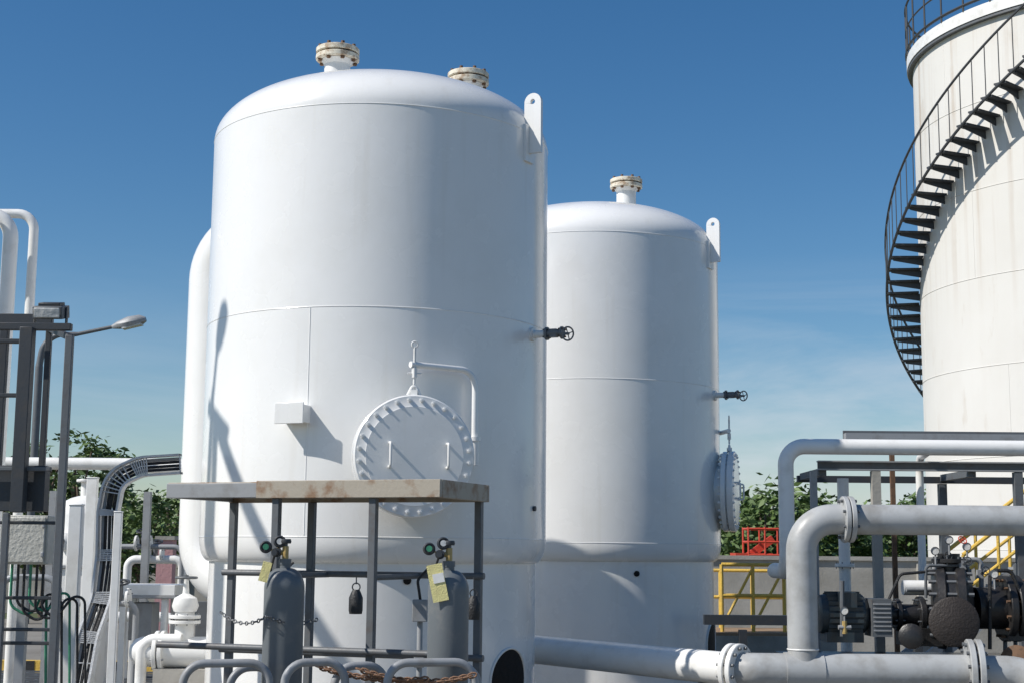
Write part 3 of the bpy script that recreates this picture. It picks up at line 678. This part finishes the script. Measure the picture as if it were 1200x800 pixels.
b=B(); x=WX(195,650,24); z=WZ(195,632,24); b.box((x,24,z/2),(0.26,0.26,z),PINK); b.box((x,24,z+.03),(0.32,0.32,.06),CONC); b.box((x,24,.1),(.34,.34,.2),CONC); b.obj('pink_marker_column')
b=B(); yy=15.2; xa=WX(60,690,yy); xb=WX(120,690,yy); z=WZ(90,665,yy); b.box(((xa+xb)/2,yy,z/2),(xb-xa,0.4,z),WHITE2); b.box(((xa+xb)/2,yy,z+.015),(xb-xa+.06,0.46,.03),GALV)
b.box(((xa+xb)/2,yy-.208,z*.6),(0.3,0.01,0.5),BOXP); b.obj('electrical_cabinet',bevel=0.01)
b=B(); yy=19; b.box((-5.5,yy,0.08),(6.5,0.15,0.16),YEL)
for i in range(11): b.box((-8.6+i*.6,yy-.078,0.08),(0.28,.006,.158),BLACK)
b.obj('yellow_kerb')
b=B(); 
for i in range(18): b.box((-3.7-i*0.2,17.2,0.05),(0.03,2.4,0.05),GSTEEL)
for i in range(8): b.box((-5.5,16.1+i*.3,0.085),(4,0.03,0.02),GSTEEL)
b.obj('drain_grating')
b=B()
for (u0,u1,v,y,r,m) in ((120,214,640,17,0.03,GALV),(150,214,655,17.5,0.05,WHITE2),(0,70,676,9.5,0.022,GALV),(100,205,722,15,0.05,WHITE2),(60,160,706,13.5,0.03,GALV)):
    z=WZ((u0+u1)/2,v,y); b.tube([(WX(u0,v,y),y,0),(WX(u0,v,y),y,z),(WX(u1,v,y),y,z),(WX(u1,v,y),y,0)],r,m,12,0.1)
for (u,v,y) in ((168,636,17),(182,648,17.5),(140,700,13.5),(110,712,15)):
    p=W(u,v,y); b.cyl(p-Z*.05,p+Z*.14,0.03,GSTEEL,10); handwheel(b,p+Z*.14,V(0,-.3,1),0.08,DSTEEL); b.flange(p-V(.08,0,0),(1,0,0),0.09,0.025,WHITE2,GSTEEL,6); b.flange(p+V(.08,0,0),(1,0,0),0.09,0.025,WHITE2,GSTEEL,6)
b.obj('utility_pipework')

# street lamps (one in view, one added out of view to cast a shadow)
def street_lamp(x,yy,zt,run,rad0=0.085,hs_=1.0):
    A=empty('street_lamp',(x,yy,0)); b=B(); xh=x+run; zb=zt-0.85
    pts=[(x,yy,0),(x,yy,zb),(x+.06,yy,zb+.45),(x+.22*run,yy,zb+.68),(x+0.5*run,yy,zt-.17),(xh,yy,zt)]
    b.tube(pts,[rad0,rad0*.48],GSTEEL,12,0.5,6); b.obj('pole',A); b=B()
    R=Matrix.Rotation(rad(-14),3,'Y'); c=V(xh+0.36*hs_,yy,zt+0.08*hs_)
    L=lambda p: c+R@(Vector(p)*hs_)
    vs=[];secs=[(-.38,.05,.05),(-.25,.12,.10),(0.0,.17,.15),(.25,.15,.13),(.36,.07,.06)]
    for (q,w,h) in secs:
        for k in range(10):
            a=2*math.pi*k/10; zz=math.sin(a)*h; zz=max(zz,-h*0.55); vs.append(L((q,math.cos(a)*w,zz)))
    fs=[(i*10+k,i*10+(k+1)%10,(i+1)*10+(k+1)%10,(i+1)*10+k) for i in range(4) for k in range(10)]+[tuple(range(10)),tuple(40+k for k in range(10))]
    b.add(vs,fs,GALV); b.box(L((0.05,0,-.085)),(0.42*hs_,0.24*hs_,0.03*hs_),GLASS,M=R); b.obj('luminaire',A)
xl_=WX(42,500,31); street_lamp(xl_,31,WZ(130,383,31),WX(132,384,31)-xl_)

# ------------------------------------------------------------ vegetation
def tree(x,y,h,cr,nleaf,name='tree',leaf=0.16,base=0.35,ncl=16,spread=0.24):
    T=empty(name,(x,y,0)); b=B(); o=V(x,y,0)
    b.tube([o,o+V(random.uniform(-.15,.15),0,h*.35),o+V(random.uniform(-.25,.25),.1,h*.8)],[h*.02,h*.009],BARK,8,0.3)
    cl=[]
    for i in range(ncl):
        a=random.uniform(0,2*math.pi); z=h*random.uniform(base,0.95); r=cr*random.uniform(.35,1.0)*math.sqrt(max(.05,1-((z/h-.62)/.45)**2))
        p=o+V(math.cos(a)*r,math.sin(a)*r,z); cl.append(p); s0=o+Z*(z*0.62)
        b.tube([s0,s0.lerp(p,.5)+Z*.15,p],[h*.008,h*.003],BARK,5,0.3,3)
    b.obj('trunk_and_limbs',T)
    L=B(); vs=[];fs=[]
    for i in range(nleaf):
        c=random.choice(cl); s=cr*spread
        p=c+V(random.gauss(0,s),random.gauss(0,s),random.gauss(0,s*.8))
        a=random.uniform(0,6.28); tilt=random.uniform(-.9,.5)
        d=V(math.cos(a)*math.cos(tilt),math.sin(a)*math.cos(tilt),math.sin(tilt)); n=V(random.gauss(0,1),random.gauss(0,1),random.gauss(0.6,1)); w=d.cross(n).normalized()
        l=leaf*random.uniform(.6,1.5); ww=l*.2
        k=len(vs); vs+=[p,p+d*l*.5+w*ww,p+d*l,p+d*l*.5-w*ww]; fs.append((k,k+1,k+2,k+3))
    L.add(vs,fs,LEAF); L.obj('crown',T,180)
for (u,vt,y,cr) in ((55,498,34,0.7),(94,507,33,0.6),(130,520,36,0.55),(172,575,33,0.9),(203,565,38,1.0),(8,535,37,1.0),(80,570,38,1.0),(135,575,39,1.0)):
    h=WZ(u,vt,y); tree(WX(u,600,y),y,h,cr,1900,leaf=0.17,base=0.25,ncl=20,spread=0.2)
for (u,vt,y,cr) in ((893,577,52,1.8),(928,586,55,1.8),(1060,588,60,1.8),(965,606,58,1.9),(1015,606,62,2.0),(857,588,56,2.0)):
    h=WZ(u,vt,y); tree(WX(u,600,y),y,h,cr,3300,leaf=0.32,base=0.15,ncl=24)
vs=[];fs=[]
for i in range(32000):
    x=random.uniform(-75,75); y=random.uniform(84,92)
    hmax=2.9+0.7*math.sin(x*.31)+0.6*math.sin(x*.83+1)+.5*math.sin(x*2.1)
    z=hmax*random.random()**0.7; p=V(x,y,z); a=random.uniform(0,6.28)
    d=V(math.cos(a),random.uniform(-.4,.4),math.sin(a)); n=V(random.gauss(0,.5),-1,random.gauss(0.3,.5)); w=d.cross(n).normalized(); l=random.uniform(.35,.9)
    k=len(vs); vs+=[p,p+d*l*.5+w*l*.3,p+d*l,p+d*l*.5-w*l*.3]; fs.append((k,k+1,k+2,k+3))
b=B(); b.add(vs,fs,LEAF); b.obj('distant_tree_line',None,180)

# ------------------------------------------------------------ ground
gm=paint('ground_concrete',(0.25,0.235,0.205),0.9,dirt=(0.13,0.115,0.095),amount=0.9,scale=0.5,bump=0.02,thr=(0.35,0.7),bscale=25)
gg=paint('grass_ground',(0.07,0.09,0.035),0.95,dirt=(0.14,0.115,0.07),amount=0.8,scale=0.4,bump=0.05,bscale=20)
b=B(); b.add([(-900,-200,-0.008),(900,-200,-0.008),(900,1500,-0.008),(-900,1500,-0.008)],[(0,1,2,3)],gg); b.obj('ground')
b=B(); b.add([(-14,-6,0),(22,-6,0),(22,33,0),(-14,33,0)],[(0,1,2,3)],gm); b.obj('concrete_pavement')

# ------------------------------------------------------------ light
SUN_EL=44; SUN_AZ=69  # sun well to the left, slightly behind the camera
to_sun=V(-math.sin(rad(SUN_AZ))*math.cos(rad(SUN_EL)),-math.cos(rad(SUN_AZ))*math.cos(rad(SUN_EL)),math.sin(rad(SUN_EL)))
# unseen lamp and stayed mast, added to shade the near vessel's left flank
hd=V(to_sun.x,to_sun.y,0).normalized(); tz=math.tan(rad(SUN_EL)); c0=V(T1[0],T1[1],0)
A_=c0+az(-62)*TR; s_=5.0; lx=A_+hd*s_
street_lamp(lx.x,lx.y,2.9+s_*tz,0.25,0.06,0.5)  # lamp added out of view for its shadow alone
SMAST=empty('shadow_mast_with_stay',(0,0,0)); b=B()  # stand-in mast, put here only as a shadow caster
pa=c0+az(-57)*TR+Z*2.6; pb=c0+az(-34)*TR+Z*1.80
ta=pa+hd*4.2+Z*4.2*tz; tb=pb+hd*4.4+Z*4.4*tz; dirn=(tb-ta).normalized(); base=ta+dirn*(ta.z/-dirn.z)
SMAST.location=(ta.x,ta.y,0)
b.tube([ta,base],0.06,GSTEEL,10); b.cyl((ta.x,ta.y,0),ta,0.05,GSTEEL,12); b.cyl(ta-V(0,.22,0),ta+V(0,.22,0),0.05,GSTEEL,12)
b.box(base+Z*0.02,(0.3,0.3,0.04),CONC); b.obj('mast_and_stay',SMAST)
sd=bpy.data.lights.new('sun','SUN'); sd.energy=4.9; sd.angle=rad(0.5); sd.color=(1.0,0.955,0.89)
so=bpy.data.objects.new('sun',sd); so.rotation_euler=to_sun.to_track_quat('Z','Y').to_euler(); so.location=(-10,-10,20); scene.collection.objects.link(so)
w=bpy.data.worlds.new('World'); scene.world=w; w.use_nodes=True; nt=w.node_tree; N=nt.nodes; Lk=nt.links
bg=N['Background']; sky=N.new('ShaderNodeTexSky'); sky.sky_type='NISHITA'; sky.sun_disc=False
sky.sun_elevation=rad(SUN_EL); sky.sun_rotation=math.atan2(to_sun.x,to_sun.y)
sky.altitude=0; sky.air_density=1.0; sky.dust_density=0.4; sky.ozone_density=3.0
hs=N.new('ShaderNodeHueSaturation'); hs.inputs['Saturation'].default_value=1.30; Lk.new(sky.outputs[0],hs.inputs['Color'])
tc=N.new('ShaderNodeTexCoord'); mp=N.new('ShaderNodeMapping'); mp.inputs['Scale'].default_value=(1.6,1.6,9.0); mp.inputs['Rotation'].default_value=(0,rad(8),0)
Lk.new(tc.outputs['Generated'],mp.inputs['Vector'])
n1=N.new('ShaderNodeTexNoise'); n1.inputs['Scale'].default_value=2.2; n1.inputs['Detail'].default_value=9; n1.inputs['Roughness'].default_value=0.6; n1.inputs['Distortion'].default_value=0.6
Lk.new(mp.outputs[0],n1.inputs['Vector'])
r1=N.new('ShaderNodeMapRange'); r1.inputs[1].default_value=0.38; r1.inputs[2].default_value=0.66; r1.inputs[3].default_value=0.0; r1.inputs[4].default_value=0.8; Lk.new(n1.outputs['Fac'],r1.inputs[0])
sx=N.new('ShaderNodeSeparateXYZ'); Lk.new(tc.outputs['Generated'],sx.inputs[0])
r2=N.new('ShaderNodeMapRange'); r2.inputs[1].default_value=0.20; r2.inputs[2].default_value=0.07; r2.inputs[3].default_value=0.0; r2.inputs[4].default_value=1; Lk.new(sx.outputs['Z'],r2.inputs[0])
r4=N.new('ShaderNodeMapRange'); r4.inputs[1].default_value=-0.15; r4.inputs[2].default_value=0.15; r4.inputs[3].default_value=0.3; r4.inputs[4].default_value=1; Lk.new(sx.outputs['X'],r4.inputs[0])
mu=N.new('ShaderNodeMath'); mu.operation='MULTIPLY'; Lk.new(r1.outputs[0],mu.inputs[0]); Lk.new(r2.outputs[0],mu.inputs[1])
mu2=N.new('ShaderNodeMath'); mu2.operation='MULTIPLY'; Lk.new(mu.outputs[0],mu2.inputs[0]); Lk.new(r4.outputs[0],mu2.inputs[1])
mx=N.new('ShaderNodeMix'); mx.data_type='RGBA'; Lk.new(mu2.outputs[0],mx.inputs[0]); Lk.new(hs.outputs[0],mx.inputs[6]); mx.inputs[7].default_value=(6.6,7.2,7.9,1)
Lk.new(mx.outputs[2],bg.inputs['Color']); bg.inputs['Strength'].default_value=0.097

# ------------------------------------------------------------ camera
cd=bpy.data.cameras.new('camera'); cd.sensor_width=36; cd.lens=FPX/1200*36; cd.clip_end=3000; cd.clip_start=0.05
co=bpy.data.objects.new('camera',cd); M4=R0.to_4x4(); M4.translation=V(0,0,EYE); co.matrix_world=M4; scene.collection.objects.link(co); scene.camera=co
scene.view_settings.view_transform='Standard'; scene.view_settings.look='None'; scene.view_settings.exposure=0; scene.view_settings.gamma=1
